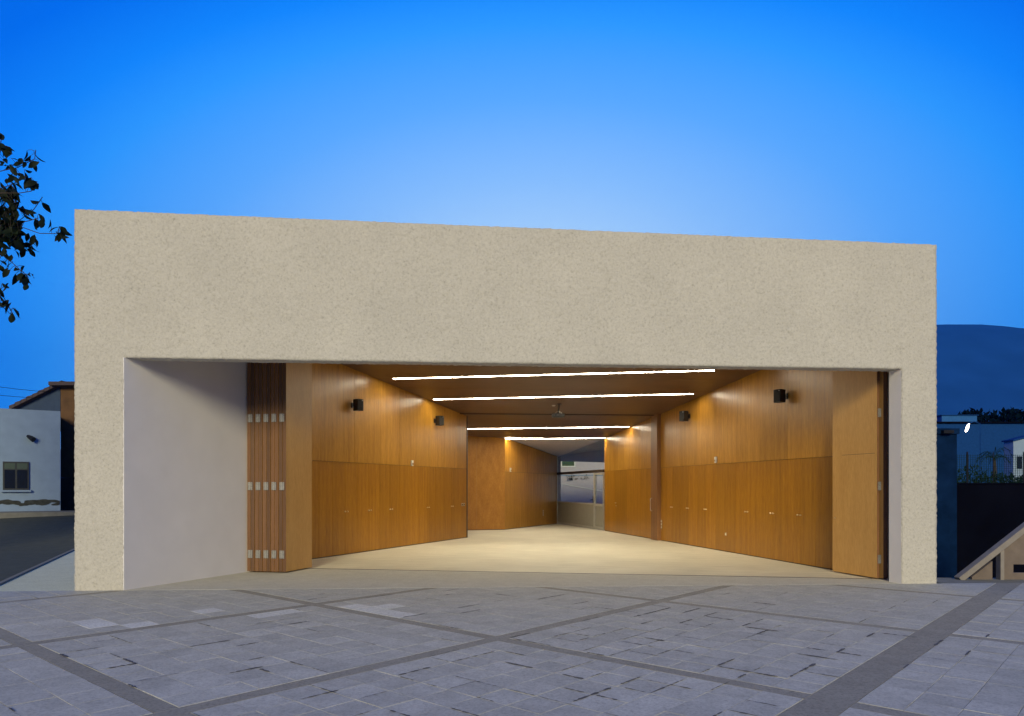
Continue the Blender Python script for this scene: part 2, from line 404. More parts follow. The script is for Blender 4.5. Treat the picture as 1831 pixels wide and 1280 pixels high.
def lerp(a, b, t): return a + (b - a) * t
nl, nm, nr = round(U0 / S), round((U1 - U0) / S), round((W - U1) / S); nlow, nup = round(3.65 / S), round(2.15 / S); ntk = 8
for u0, u1, n in ((0, U0, nl), (U0, U1, nm), (U1, W, nr)):
    zl = lambda u: fz_lin(min(max(u, U0), U1))
    fgrid(lambda a, b: (lerp(u0, u1, a), lerp(zl(lerp(u0, u1, a)), fz_top(lerp(u0, u1, a)), b), 0), n, nup)
    fgrid(lambda a, b: (lerp(u0, u1, a), fz_top(lerp(u0, u1, a)), TH * b), n, ntk)
for u0, u1, n, zt in ((0, U0, nl, fz_lin(U0)), (U1, W, nr, fz_lin(U1))):
    fgrid(lambda a, b: (lerp(u0, u1, a), lerp(-.15, zt, b), 0), n, nlow)
fgrid(lambda a, b: (lerp(U0, U1, a), fz_lin(lerp(U0, U1, a)), TH * b), nm, ntk, True)              # soffit of the lintel
fgrid(lambda a, b: (U0, lerp(-.15, fz_lin(U0), a), TH * b), nlow, ntk, True)
fgrid(lambda a, b: (U1, lerp(-.15, fz_lin(U1), a), TH * b), nlow, ntk)
fgrid(lambda a, b: (0, lerp(-.15, fz_lin(U0), a), TH * b), nlow, ntk); fgrid(lambda a, b: (0, lerp(fz_lin(U0), fz_top(0), a), TH * b), nup, ntk)
fgrid(lambda a, b: (W, lerp(-.15, fz_lin(U1), a), TH * b), nlow, ntk, True); fgrid(lambda a, b: (W, lerp(fz_lin(U1), fz_top(W), a), TH * b), nup, ntk, True)
fgrid(lambda a, b: (lerp(0, W, a), lerp(3.9, fz_top(lerp(0, W, a)), b), TH), 60, 6, True)          # its back above the ceiling
me = bpy.data.meshes.new('facade'); off = Vector((0, 12.5, 0)); me.from_pydata([v - off for v in bmv], [], bmf)
me.materials.append(M['rough_plaster']); me.polygons.foreach_set('use_smooth', [True] * len(bmf)); me.update()
link('facade', me, hall, off)

# smooth jambs
JL = Frame((-5.874, 10.992), (-4.86, 13.43))
m = MB(); m.prism(JL.quad(0, .32, .012, -.25), -.02, 3.522); m.prism(JL.quad(.3205, 3.35, .012, -.25), -.02, 4.75); m.build('left_jamb', M['smooth_plaster'], hall)
m = MB(); m.prism([(6.296, 11.76), (6.232, 12.02), (6.40, 12.06), (6.44, 13.6), (6.62, 13.6), (6.62, 12.05), (6.5, 11.99), (6.36, 11.80)][:8], -.02, 4.75)
m.build('right_jamb', M['smooth_plaster'], hall)
# shell and roof, out of sight but casting shade
m = MB()
m.prism([tuple(FL + fn * .275 + fd * .02), tuple(FL + fn * .275 + fd * .25), (-3.85, 33.2), (-4.1, 33.2)], -.05, lambda x, y: ceil_z(x, y) + .45)
m.prism([tuple(FR + fn * .275 - fd * .02), tuple(FR + fn * .275 - fd * .22), (4.12, 26.3), (4.32, 26.3)], -.05, lambda x, y: ceil_z(x, y) + .45)
m.prism([(-3.8, 33.0), (-3.8, 33.2), (2.12, 33.2), (2.12, 31.62), (1.98, 31.58), (1.98, 33.0)], -.05, lambda x, y: ceil_z(x, y) + .45)
m.prism([(3.45, 26.1), (3.40, 26.3), (4.1, 26.3), (4.1, 26.1)], -.05, lambda x, y: ceil_z(x, y) + .05)
m.build('outer_wall', M['yard_render'], hall)
roof_poly = [tuple(FL + fn * .28 + fd * .05), tuple(FR + fn * .28 - fd * .05), (4.6, 26.4), (4.4, 33.3), (-4.1, 33.3)]
m = MB(); m.prism(roof_poly, lambda x, y: ceil_z(x, y) + .06, lambda x, y: ceil_z(x, y) + .42)
m.build('roof', [M['yard_render']], hall)

# floor
m = MB(); m.prism([tuple(FL + fd * .72 + fn * .03), tuple(FL + fd * 12.9 + fn * .03), (6.6, 13.6), (4.2, 26.4), (4.2, 33), (-3.9, 33), (-5.6, 14)], -.3, -.003)
hf = tag(m.build('hall_floor', M['hall_floor'], origin=(0, 14, 0)), 'pale stone floor of the open hall', None, None, 'structure')
m = MB(); m.prism([tuple(FL + fd * .72 + fn * .001), tuple(FL + fd * 12.88 + fn * .001), (6.1, 12.34), (-4.0, 13.95), (-5.0, 14.0)], -.02, .0015); m.build('threshold_floor', M['recess_floor'], hf)
t0, t1 = Vector((-4.0, 13.97)), Vector((6.12, 12.36)); td = (t1 - t0).normalized(); tn = Vector((-td.y, td.x)) * .012
m = MB(); m.prism([tuple(t0 - tn), tuple(t1 - tn), tuple(t1 + tn), tuple(t0 + tn)], -.01, .0055); m.build('door_track', M['dark_metal'], hf)

# wood panelling ------------------------------------------------
DADO = 2.14
knob_me = None
def knob(fr, s, z, parent):
    global knob_me
    p = fr.P(s, .012, z)
    if knob_me is None:
        mb = MB(); mb.tube([(0, 0, 0), (0, 0, .02)], .007, 6); mb.tube([(0, 0, .02), (0, 0, .024), (0, 0, .036), (0, 0, .04)], [.010, .017, .017, .010], 8)
        o = mb.build('knob', M['brass'], parent, origin=(0, 0, 0), smooth=True); knob_me = o.data
    else: o = link('knob', knob_me, parent)
    o.location = p - wpos(parent); o.rotation_euler = fr.n.to_track_quat('Z', 'Y').to_euler()
    return o
def panel(fr, s0, s1, z0, z1, name, mat, parent, t=0.0, th=.02, gap=.0015):
    mb = MB(); mb.prism(fr.quad(s0 + gap, s1 - gap, t - th, t + random.uniform(-.0012, .0012)), z0, z1)
    return mb.build(name, M[mat], parent, bevel=.0008)
def backing(fr, s0, s1, t=-.022):
    mb = MB(); mb.prism(fr.quad(s0, s1, t - .05, t), -.02, lambda x, y: ceil_z(x, y) + .04); mb.build('wall_backing', M['dark_beam'], hall)
A = Frame((-4.33, 15.74), (-1.40, 22.64))
backing(A, -2.0, 7.48)
ups = [-1.9, -.9, .3, 1.56, 2.67, 3.55, 4.43, 5.23, 6.03, 6.8, 7.46]
for a, b in zip(ups, ups[1:]): panel(A, a, b, DADO + .004, lambda x, y: ceil_z(x, y) + .02, 'wall_panel', 'wall_wood', hall)
js = [1.19 + .4775 * k for k in range(-6, 14)]; js = [j for j in js if j < 7.2] + [7.46]
doors = {}
for k, (a, b) in enumerate(zip(js, js[1:])): doors[round(a, 2)] = panel(A, a, b, .02, DADO - .004, 'cupboard_door', 'door_wood', hall)
dl = sorted(doors)
def doors_beside(s): return [doors[max(d for d in dl if d < s - .05)], doors[max(d for d in dl if d < s + .1)]]
for s, two in ((1.19, 1), (2.145, 1), (3.10, 1), (5.01, 0), (6.443, 0)):
    l_, r_ = doors_beside(s); knob(A, s - .05, 1.0, l_)
    knob(A, s + .05, 1.0, r_)
m = MB(); m.prism(A.quad(7.463, 7.53, -.09, .008), 0, lambda x, y: ceil_z(x, y) + .02); m.build('wall_end_trim', M['dark_beam'], hall)
# right wall
Cw = Frame((3.33, 26.17), (6.10, 13.377))
sC = lambda Y: (26.17 - Y) / .9773
backing(Cw, -.02, sC(13.3))
ups = [sC(y) for y in (26.17, 25.2, 24.1, 22.9, 21.8)] + [sC(y) for y in (21.35, 20.1, 19.1, 18.1, 17.1, 16.15, 15.1, 14.15, 13.35)]
for k, (a, b) in enumerate(zip(ups, ups[1:])):
    if k != 4: panel(Cw, a, b, DADO + .004, lambda x, y: ceil_z(x, y) + .02, 'wall_panel', 'wall_wood', hall)
panel(Cw, sC(26.17), sC(25.15), .02, DADO - .004, 'wall_panel', 'door_wood', hall)
rd = panel(Cw, sC(25.15), sC(24.05), .02, DADO - .004, 'room_door', 'door_wood', hall); panel(Cw, sC(24.05), sC(22.9), .02, DADO - .004, 'wall_panel', 'door_wood', hall)
panel(Cw, sC(22.9), sC(21.8), .02, DADO - .004, 'wall_panel', 'door_wood', hall)
m = MB(); hp = Cw.P(sC(25.0), 0, 1.03); m.tube([hp, hp + Cw.n * .05, hp + Cw.n * .05 + Cw.d * .13], .011, 6); m.build('lever_handle', M['steel'], rd)
m = MB(); m.tube([hp + Vector((0, 0, -.1)), hp + Vector((0, 0, -.1)) + Cw.n * .012], .02, 8); m.build('lock_cylinder', M['steel'], rd)
jy = [20.57 - .4905 * k for k in range(-1, 15)]; js = [sC(21.35)] + [sC(y) for y in jy if 13.6 < y < 21.2] + [sC(13.35)]
doors = {}
for a, b in zip(js, js[1:]): doors[a] = panel(Cw, a, b, .02, DADO - .004, 'cupboard_door', 'door_wood', hall)
dl = sorted(doors)
for Y, two in ((20.57, 0), (19.59, 0), (18.59, 0), (16.64, 1), (15.62, 1), (14.67, 1)):
    s = sC(Y); l_ = doors[max(d for d in dl if d < s - .06)]; r_ = doors[max(d for d in dl if d < s + .1)]
    knob(Cw, s - .05, 1.0, l_); knob(Cw, s + .05, 1.0, r_)
# column carrying the ceiling track, with its pull handle
m = MB(); m.prism(Cw.quad(sC(21.8) + .003, sC(21.35) - .003, -.04, .12), 0, lambda x, y: ceil_z(x, y) + .02)
col = m.build('wooden_column', M['red_wood'], hall, bevel=.003)
m = MB(); q = Cw.P(sC(21.72), .12, 1.05); m.tube([q + Vector((0, 0, -.19)), q + Cw.n * .05 + Vector((0, 0, -.17)), q + Cw.n * .05 + Vector((0, 0, .17)), q + Vector((0, 0, .19))], .012, 6)
m.build('pull_handle', M['steel'], col)
# back walls
D = Frame((-2.3, 26.30), (-.26, 26.87)); backing(D, 0, D.L - .03)
for a, b in ((0, 1.05), (1.05, D.L)): panel(D, a, b, .02, lambda x, y: ceil_z(x, y) + .02, 'wall_panel', 'back_wood', hall)
B = Frame((-.26, 26.87), (1.97, 31.5)); backing(B, 0, B.L)
bs = [0, 1.03, 2.06, 3.09, 4.12, B.L]
for a, b in zip(bs, bs[1:]):
    panel(B, a, b, DADO + .004, lambda x, y: ceil_z(x, y) + .02, 'wall_panel', 'wall_wood', hall); panel(B, a, b, .02, DADO - .004, 'wall_panel', 'wall_wood', hall)
E_ = Frame((-1.46, 22.70), (-2.35, 26.30)); backing(E_, 0, E_.L)
# ceiling panels
ce = [tuple(FL + fn * .30 + fd * .3), tuple(FR + fn * .30 - fd * .3), (4.15, 26.25), (3.40, 26.3), (2.02, 31.7), (-3.6, 32.9)]
yy = [11.2] + [12.6 + 1.22 * k for k in range(0, 17)]
TRK = 21.95
yy = sorted([y for y in yy if abs(y - TRK) > .5] + [TRK])
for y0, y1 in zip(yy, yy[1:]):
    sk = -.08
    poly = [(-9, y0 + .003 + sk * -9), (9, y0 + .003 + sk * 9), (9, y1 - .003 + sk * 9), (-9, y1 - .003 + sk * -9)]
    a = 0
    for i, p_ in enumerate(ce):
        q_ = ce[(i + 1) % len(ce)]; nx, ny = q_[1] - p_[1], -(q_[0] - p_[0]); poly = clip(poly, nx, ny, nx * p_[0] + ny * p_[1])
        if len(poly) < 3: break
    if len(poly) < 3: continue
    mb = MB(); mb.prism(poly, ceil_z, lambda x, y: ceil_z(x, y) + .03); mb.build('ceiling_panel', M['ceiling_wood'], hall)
# sliding-partition track in the ceiling
a, b = Vector((-1.75, 22.25)), Vector((4.2, 21.55)); d_ = (b - a).normalized(); n_ = Vector((-d_.y, d_.x))
m = MB(); m.prism([tuple(a - n_ * .04), tuple(b - n_ * .04), tuple(b + n_ * .04), tuple(a + n_ * .04)], lambda x, y: ceil_z(x, y) - .022, lambda x, y: ceil_z(x, y) - .001)
m.build('partition_track', M['dark_beam'], hall)

# glazed screen at the back right
Gs = Frame((3.33, 26.17), (1.97, 31.5))
scr = empty('glass_screen', (*Gs.P(Gs.L / 2, 0, 0).xy, 0), 'glazed screen with grey lower panels at the back of the hall', 'glass screen')
zt = lambda x, y: ceil_z(x, y) - .005
dw = .95
m = MB(); m.prism(Gs.quad(.02, Gs.L - .02, -.05, .05), 2.11, 2.21); m.build('transom', M['dark_beam'], scr)
m = MB()
for s in (dw, Gs.L - .05): m.prism(Gs.quad(s, s + .06, -.04, .04), .01, 2.11)
m.prism(Gs.quad(Gs.L - .05, Gs.L + .01, -.04, .04), 2.21, zt); m.prism(Gs.quad(dw + .06, Gs.L - .05, -.035, .035), .01, .09); m.prism(Gs.quad(dw + .06, Gs.L - .05, -.035, .035), .92, .97)
m.build('frame', M['screen_frame'], scr)
m = MB(); m.prism(Gs.quad(dw + .065, Gs.L - .055, -.012, .012), .09, .92); m.build('lower_panel', M['screen_panel'], scr)
m = MB(); m.prism(Gs.quad(dw + .065, Gs.L - .055, -.004, .004), .97, 2.11); m.build('pane', M['glass'], scr)
m = MB(); m.prism(Gs.quad(.03, Gs.L - .055, -.004, .004), 2.21, zt); m.build('pane', M['glass'], scr)
gd = MB(); gd.prism(Gs.quad(.03, .09, -.03, .03), .02, 2.10); gd.prism(Gs.quad(dw - .07, dw - .01, -.03, .03), .02, 2.10); gd.prism(Gs.quad(.09, dw - .07, -.03, .03), 2.02, 2.10); gd.prism(Gs.quad(.09, dw - .07, -.03, .03), .88, .96); gd.prism(Gs.quad(.09, dw - .07, -.03, .03), .02, .12)
door = gd.build('door', M['screen_frame'], scr)
m = MB(); m.prism(Gs.quad(.09, dw - .07, -.01, .01), .12, .88); m.build('door_panel', M['screen_panel'], door)
m = MB(); m.prism(Gs.quad(.09, dw - .07, -.004, .004), .96, 2.02); m.build('door_pane', M['glass'], door)
m = MB(); hp = Gs.P(dw + .09, -.04 if Gs.n.x > 0 else .04, 1.1); sg = -1 if Gs.n.x > 0 else 1
m.box(hp, (.05, .02, .26), 0, Gs.ax()); m.tube([hp + Gs.n * sg * .01, hp + Gs.n * sg * .07, hp + Gs.n * sg * .07 + Gs.d * .16 + Vector((0, 0, -.02))], .016, 6); m.build('door_handle', M['black_plastic'], scr)

# folding doors -------------------------------------------------
lf = Vector((.278, .961, 0)).normalized(); e0, e1 = Vector((-4.86, 13.31, 0)), Vector((-4.09, 13.17, 0)); ed = (e1 - e0).normalized()
fold = empty('folding_door', (-4.3, 13.5, 0), 'tall wooden folding door stacked against the left jamb, leaf edges and hinges showing', 'folding door')
lw = (e1 - e0).length / 10
leaves = []
for k in range(10):
    g0 = .005 + (.006 if k % 2 == 0 else 0); o0 = e0 + ed * (lw * k + g0) + lf * random.uniform(-.004, .006); o1 = e0 + ed * (lw * (k + 1) - .003)
    w_ = .86
    mb = MB(); mb.prism([tuple(o0.xy), tuple(o1.xy), tuple((o1 + lf * w_).xy), tuple((o0 + lf * w_).xy)], .025, 4.35)
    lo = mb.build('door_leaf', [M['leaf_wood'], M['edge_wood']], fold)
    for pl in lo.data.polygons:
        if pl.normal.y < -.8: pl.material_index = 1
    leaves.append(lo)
hax = (ed, -lf, Vector((0, 0, 1)))
def hinge(c, ax, parent, w=.095, h=.145):
    mb = MB(); c = Vector(c)
    for sg_ in (-1, 1): mb.box(c + ax[0] * sg_ * w * .26, (w * .46, .006, h), 0, ax)
    mb.tube([c + ax[1] * .004 + Vector((0, 0, -h / 2)), c + ax[1] * .004 + Vector((0, 0, h / 2))], .008, 6)
    for sg_ in (-1, 1):
        for z_ in (-.05, 0, .05): mb.tube([c + ax[0] * sg_ * w * .3 + ax[1] * .002 + Vector((0, 0, z_)), c + ax[0] * sg_ * w * .3 + ax[1] * .005 + Vector((0, 0, z_))], .007, 6)
    return mb.build('hinge', M['hinge_steel'], parent)
for k in range(5):
    for z_ in (2.82, 1.58, .34):
        c = e0 + ed * (lw * (2 * k + 1)) - lf * .010; hinge((c.x, c.y, z_), hax, leaves[2 * k])
rf = empty('folding_door', (6.1, 12.9, 0), 'wooden folding door leaf folded flat against the right wall, brown edges at the jamb', 'folding door')
RL = Frame((5.90, 13.38), (6.18, 12.31))
m = MB(); m.prism(RL.quad(0, RL.L, -.045, 0), .02, 4.35); l1 = m.build('door_leaf', [M['leaf_wood'], M['edge_wood']], rf)
m = MB(); m.prism(RL.quad(.02, RL.L + .06, -.16, -.075), .02, 4.35); l2 = m.build('door_leaf', [M['leaf_wood'], M['edge_wood']], rf)
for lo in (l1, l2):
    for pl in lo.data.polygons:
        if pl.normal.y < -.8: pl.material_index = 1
m = MB(); m.prism(RL.quad(.02, RL.L - .03, -.075, -.045), .02, 4.3); m.build('gap_strip', M['dark_beam'], rf)  # dark strip closing the gap between the two folded leaves
for z_ in (2.82, 1.58, .34):
    c = RL.P(RL.L + .008, -.055, z_); hinge(c, (RL.n, RL.d, Vector((0, 0, 1))), l1, .09)
m = MB(); q = RL.P(.08, .004, 1.0); m.tube([q, q + RL.n * .02], .014, 8); m.build('latch_knob', M['brass'], l1)
m = MB(); m.prism(RL.quad(.25, RL.L - .05, 0, .0012), 2.135, 2.141); m.build('seam', M['dark_beam'], l1)

# ceiling lights ------------------------------------------------
strips = [((702, 677), (1278, 662), 'longest lit ceiling strip, nearest the opening'), ((775, 714), (1240, 704), 'second lit ceiling strip from the opening, in front of the projector'),
          ((815, 767), (1125, 763), 'third lit ceiling strip, just behind the ceiling track'), ((903, 785), (1082, 783), 'shortest lit ceiling strip, deepest in the hall')]
def on_ceiling(px, py): 
    a_, b_ = (px - CX) / F, (HZ - py) / F; Y = (5.775 - EYE) / (b_ + .0901 + .0305 * a_); return Vector((a_ * Y, Y, EYE + b_ * Y))
for (l_, r_, lab) in strips:
    a, b = on_ceiling(*l_), on_ceiling(*r_); d_ = (b - a); L = d_.length; d_.normalize(); zv = Vector((.0305, .0901, 1)).normalized(); yv = zv.cross(d_).normalized(); zv = d_.cross(yv)
    t = empty('ceiling_light', (a + b) / 2, lab, 'strip light', 'strip lights in the wooden ceiling')
    mb = MB()
    for sg_ in (-1, 1): mb.box((a + b) / 2 + yv * sg_ * .042 + zv * .004, (L + .02, .010, .018), 0, (d_, yv, zv))
    mb.build('housing', M['dark_beam'], t)
    n = max(2, round(L / 1.5)); seg = L / n
    for k in range(n):
        mb = MB(); mb.box(a + d_ * seg * (k + .5) + zv * .007, (seg - .02, .07, .02), 0, (d_, yv, zv)); mb.build('diffuser', M['strip_diffuser'], t)

# speakers, projector, detectors, sockets ------------------------
def speaker(fr, s, z, lab, turn):
    base = fr.P(s, 0, z); t = empty('wall_speaker', base, lab, 'speaker', 'black speakers on the wooden walls')
    ax = fr.ax(); c_, s_ = math.cos(turn), math.sin(turn); x = ax[0] * c_ + ax[1] * s_; y = ax[1] * c_ - ax[0] * s_
    c = base + ax[1] * .17; A3 = (x, y, Vector((0, 0, 1)))
    mb = MB(); mb.box(c, (.18, .17, .27), 0, A3); mb.build('cabinet', M['black_plastic'], t, bevel=.008)
    mb = MB(); mb.box(c + y * .088 - Vector((0, 0, .02)), (.15, .008, .20), 0, A3); mb.build('grille', M['grille_cloth'], t)
    mb = MB(); q = c + y * .086 + Vector((0, 0, .105)); mb.tube([q, q + y * .012], [.032, .026], 10); mb.build('tweeter', M['dark_metal'], t)
    mb = MB(); mb.box(c + y * .088 + x * .055 + Vector((0, 0, .105)), (.03, .006, .014), 0, A3); mb.build('badge', M['steel'], t)
    mb = MB(); mb.box(base + ax[1] * .012, (.09, .022, .12), 0, ax); mb.tube([base + ax[1] * .02, base + ax[1] * .11], .016, 6); mb.build('bracket', M['dark_metal'], t)
def zy(fr, s, py, t=0): return EYE + (HZ - py) / F * fr.P(s, t, 0).y
for fr, px, py, lab, tn_ in ((A, 630, 724, 'black speaker high on the left wooden wall, nearer the folding door', .35), (A, 777, 752, 'black speaker on the left wooden wall, near its far end', .35),
                       (Cw, 1233, 744, 'black speaker on the right wooden wall, nearer the column', -.35), (Cw, 1407, 708, 'black speaker on the right wooden wall, nearer the opening', -.35)):
    s = fr.s_at(px); speaker(fr, s, zy(fr, s, py, .2), lab, tn_)
for fr, px, py, lab in ((A, 736, 828, 'small white detector on the left wooden wall'), (Cw, 1281, 822, 'small white detector on the right wooden wall'), (B, 912, 840, 'small white detector on the back wooden wall')):
    s = fr.s_at(px); z = zy(fr, s, py); t = empty('motion_detector', fr.P(s, 0, z), lab, 'detector', 'white detectors on the wooden walls')
    mb = MB(); mb.box(fr.P(s, .02, z), (.085, .04, .15), 0, fr.ax()); mb.build('casing', M['white_plastic'], t, bevel=.006)
    mb = MB(); mb.box(fr.P(s, .042, z - .02), (.05, .008, .05), 0, fr.ax()); mb.build('lens', M['socket_plate'], t)
def sockets(fr, px, py, cols, rows, lab, mat='socket_plate', w=.085):
    s = fr.s_at(px); z = zy(fr, s, py); t = empty('wall_socket', fr.P(s, 0, z), lab, 'sockets', 'socket plates on the wooden walls')
    for a_ in range(cols):
        for b_ in range(rows):
            mb = MB(); ss = s + (a_ - (cols - 1) / 2) * w * 1.5; z_ = z + (b_ - (rows - 1) / 2) * w * 1.05
            mb.box(fr.P(ss, .004, z_), (w, .008, w), 0, fr.ax()); pl_ = mb.build('plate', M['steel'] if mat == 'steel' else M[mat], t, bevel=.002)
            mb = MB(); mb.box(fr.P(ss, .009, z_), (w * .55, .004, w * .55), 0, fr.ax()); mb.build('insert', M['white_plastic' if mat != 'steel' else 'dark_metal'], pl_)
sockets(Cw, 1181.5, 937, 2, 3, 'cluster of small socket plates low beside the wooden column')
sockets(Cw, 1298, 955, 1, 1, 'single socket plate low on the right wooden wall')
sockets(A, 828, 902, 2, 1, 'pair of switch plates at the far end of the left wall', 'steel')
sockets(B, 971, 917, 1, 3, 'faint socket plates low on the back wooden wall')
# projector
pc = on_ceiling(1000, 722); pj = empty('projector', pc, 'dark projector hanging under the ceiling between the light strips', 'projector')
c = Vector((pc.x - .03, pc.y, EYE + (HZ - 743) / F * pc.y))
m = MB(); m.box(c, (.36, .28, .11)); m.build('casing', M['black_plastic'], pj, bevel=.02)
m = MB(); m.tube([c + Vector((-.08, -.14, 0)), c + Vector((-.08, -.18, 0))], [.045, .04], 10); m.build('lens', M['dark_metal'], pj)
m = MB(); m.tube([c + Vector((0, 0, .05)), pc + Vector((0, 0, -.002))], .018, 8); m.box(pc + Vector((0, 0, -.012)), (.12, .12, .02)); m.build('ceiling_mount', M['dark_metal'], pj)
m = MB()
for dx, dy in ((-.1, -.08), (.1, -.08), (-.1, .08), (.1, .08)): m.tube([c + Vector((dx, dy, .05)), c + Vector((dx * .25, dy * .25, .12))], .007, 5)
m.build('mount_arm', M['steel'], pj)
q = on_ceiling(990, 724); m = MB(); m.tube([q + Vector((0, 0, -.001)), q + Vector((0, 0, -.02)), q + Vector((0, 0, -.035))], [.05, .05, .03], 12)
tag(m.build('smoke_detector', M['white_plastic']), 'small white disc on the ceiling beside the projector mount', 'detector')

# ------------------------------------------------------------------ yard behind the glass
m = MB(); m.prism([(2.2, 31.7), (3.5, 26.4), (30, 26.4), (30, 60), (-20, 60), (-20, 33.4), (2.2, 33.4)], -3.4, -.02)
tag(m.build('yard', M['pale_pavement']), 'paved yard behind the glass screen', None, None, 'structure')
gw = empty('garden_wall', (4, 38, 0), 'pale garden wall in the yard, seen through the glass', 'wall')
Yg = Frame((2.6, 38.6), (9.0, 36.8))
m = MB(); m.prism(Yg.quad(-.4, 6.6, -.2, 0), -.02, 2.17); m.build('wall', M['yard_render'], gw)
m = MB(); m.prism(Yg.quad(-.4, 6.6, -.23, .03), 2.172, 2.23); m.build('coping', M['dusk_blue_render'], gw)
m = MB(); m.tube([Yg.P(0, .03, 1.76), Yg.P(2.3, .03, 1.36)], .022, 6); m.build('handrail', M['white_plastic'], gw)
yh = empty('yard_house', (4, 46, 0), 'white house wall with green window, seen through the glass', 'house')
Hf = Frame((.5, 44), (12, 42.6))
m = MB(); m.prism(Hf.quad(0, 11.5, -6, 0), -.02, 6.5); m.build('wall', M['yard_render'], yh)
s0, s1 = Hf.s_at(1005), Hf.s_at(1027)
m = MB(); m.prism(Hf.quad(s0, s1, -.05, .012), 2.86, 3.62); wd = m.build('window', M['green_pane'], yh)
m = MB()
for a_, b_, z0, z1 in ((s0 - .06, s0, 2.80, 3.68), (s1, s1 + .06, 2.80, 3.68), (s0, s1, 2.80, 2.86), (s0, s1, 3.62, 3.68)): m.prism(Hf.quad(a_, b_, .002, .05), z0, z1)
m.build('frame', M['white_plastic'], wd)
m = MB(); m.prism([(4.6, 26.5), (6.3, 26.6), (4.75, 33.2), (4.45, 33.2)], lambda x, y: ceil_z(x, y) + .1, lambda x, y: ceil_z(x, y) + .3); m.build('eave', M['smooth_plaster'], hall)
leafm = None
def leaf_mesh(name, L, Wd, mat):
    me = bpy.data.meshes.new(name); prof = [(0, .0), (.2, .62), (.45, 1), (.7, .8), (.88, .38), (1, 0)]
    v, f = [], []
    for x, w in prof:
        z = -.10 * L * (x - .3) ** 2 * 4
        v += [(x * L, -w * Wd / 2, z + w * Wd * .12), (x * L, 0, z), (x * L, w * Wd / 2, z + w * Wd * .12)]
    for k in range(len(prof) - 1):
        a = 3 * k; f += [(a, a + 3, a + 4, a + 1), (a + 1, a + 4, a + 5, a + 2)]
    me.from_pydata(v, [], f); me.materials.append(mat); me.polygons.foreach_set('use_smooth', [True] * len(f)); me.update(); return me
def leaf_into(mb, p, rot, L, Wd):
    pts = [(0, 0, 0), (.45 * L, -Wd / 2, .01), (L, 0, -.1 * L), (.45 * L, Wd / 2, .01)]
    from mathutils import Euler
    e_ = Euler(rot).to_matrix(); mb.face([Vector(p) + e_ @ Vector(q) for q in pts])
rp = random.Random(3)
for px, n, lab in ((1022, 46, 'larger dark flowering plant hanging over the pale garden wall'), (1048, 26, 'smaller dark flowering plant hanging over the pale garden wall')):
    s = Yg.s_at(px); base = Yg.P(s, .10, 0); pl = empty('garden_plant', base, lab, 'plant')
    mb = MB(); mb.tube([base - Yg.n * .3 + Vector((0, 0, 2.2)), base - Yg.n * .1 + Vector((.02, 0, 2.28)), base + Vector((0, 0, 2.1))], .010, 5); mb.build('stem', M['bark'], pl)
    mb = MB()
    for k in range(n):
        leaf_into(mb, base + Vector((rp.gauss(0, .16), rp.uniform(-.08, .08), 1.98 + abs(rp.gauss(0, .10)) + (.25 if rp.random() < .12 else 0))), (rp.uniform(-1, 1), rp.uniform(-1, 1), rp.uniform(0, 6)), .10, .06)
    mb.build('foliage', M['garden_leaf'], pl)

# ------------------------------------------------------------------ left side: white house, ochre house, tree, cables
wh = empty('white_house', (-17.5, 26.5, .7), 'whitewashed single storey house with dark window, left of the hall', 'house')
Hw = Frame((-18.28, 25.96), (-16.77, 27.0))
zb = .74
m = MB(); m.prism(Hw.quad(-9, Hw.L, -.3, 0), zb - .7, 4.39); m.prism([tuple(Hw.P(Hw.L - .02, -.3, 0).xy), tuple(Hw.P(Hw.L - .3, -.3, 0).xy), tuple(Hw.P(Hw.L - .3, -5, 0).xy), tuple(Hw.P(Hw.L - .02, -5, 0).xy)], zb - .7, 4.36)
m.build('wall', M['dusk_blue_render'], wh)
m = MB(); m.prism(Hw.quad(-9, Hw.L - .35, -6, -.31), 4.1, 4.25); m.build('roof', M['roof_sheet'], wh)
s0, s1 = Hw.s_at(5), Hw.s_at(52); z0, z1 = zy(Hw, s0, 876), zy(Hw, s0, 825)
m = MB(); m.prism(Hw.quad(s0, s1, .002, .05), z0, z1); wd = m.build('window', M['window_frame'], wh)
sm = (s0 + s1) / 2
for a_, b_ in ((s0 + .05, sm - .03), (sm + .03, s1 - .05)):
    m = MB(); m.prism(Hw.quad(a_, b_, .052, .056), z0 + .06, z0 + .72); m.build('pane', M['window_dark'], wd)
    m = MB(); m.prism(Hw.quad(a_, b_, .052, .056), z0 + .76, z1 - .06); m.build('pane', M['curtain'], wd)
s = Hw.s_at(55); z = zy(Hw, s, 783); q = Hw.P(s, 0, z); lm = empty('wall_lamp', q, 'small dark unlit lamp on the white house above its window', 'lamp')
m = MB(); m.tube([q, q + Hw.n * .12], .05, 8); m.build('bracket', M['dark_metal'], lm)
m = MB(); m.tube([q + Hw.n * .08 + Vector((-.12, 0, .07)), q + Hw.n * .10, q + Hw.n * .12 + Vector((.10, 0, -.07))], [.05, .085, .10], 8); m.build('shade', M['dark_metal'], lm)
m = MB(); rr = random.Random(8)
for k in range(15):                                               # places where the plaster has come off
    sc = Hw.s_at(-62 + 12 * k + rr.uniform(-3, 3)); zc = zb + .26 + .05 * math.sin(k * 1.3) + (.10 if k == 13 else 0); wd_, hh, tl = rr.uniform(.16, .30), rr.uniform(.045, .10), rr.uniform(-.15, .25)
    ring = []
    for q_ in range(22):
        an = q_ * 2 * math.pi / 22; r_ = 1 + .35 * noise.noise(Vector((math.cos(an) * 1.3, math.sin(an) * 1.3, k * 3.7)))
        x_, y_ = math.cos(an) * wd_ * r_, math.sin(an) * hh * r_; ring.append(Hw.P(min(sc + x_, Hw.L - .02), .008 + .0006 * k, zc + y_ + tl * x_))
    m.face(ring)
m.build('bare_patch', M['bare_plaster'], wh)
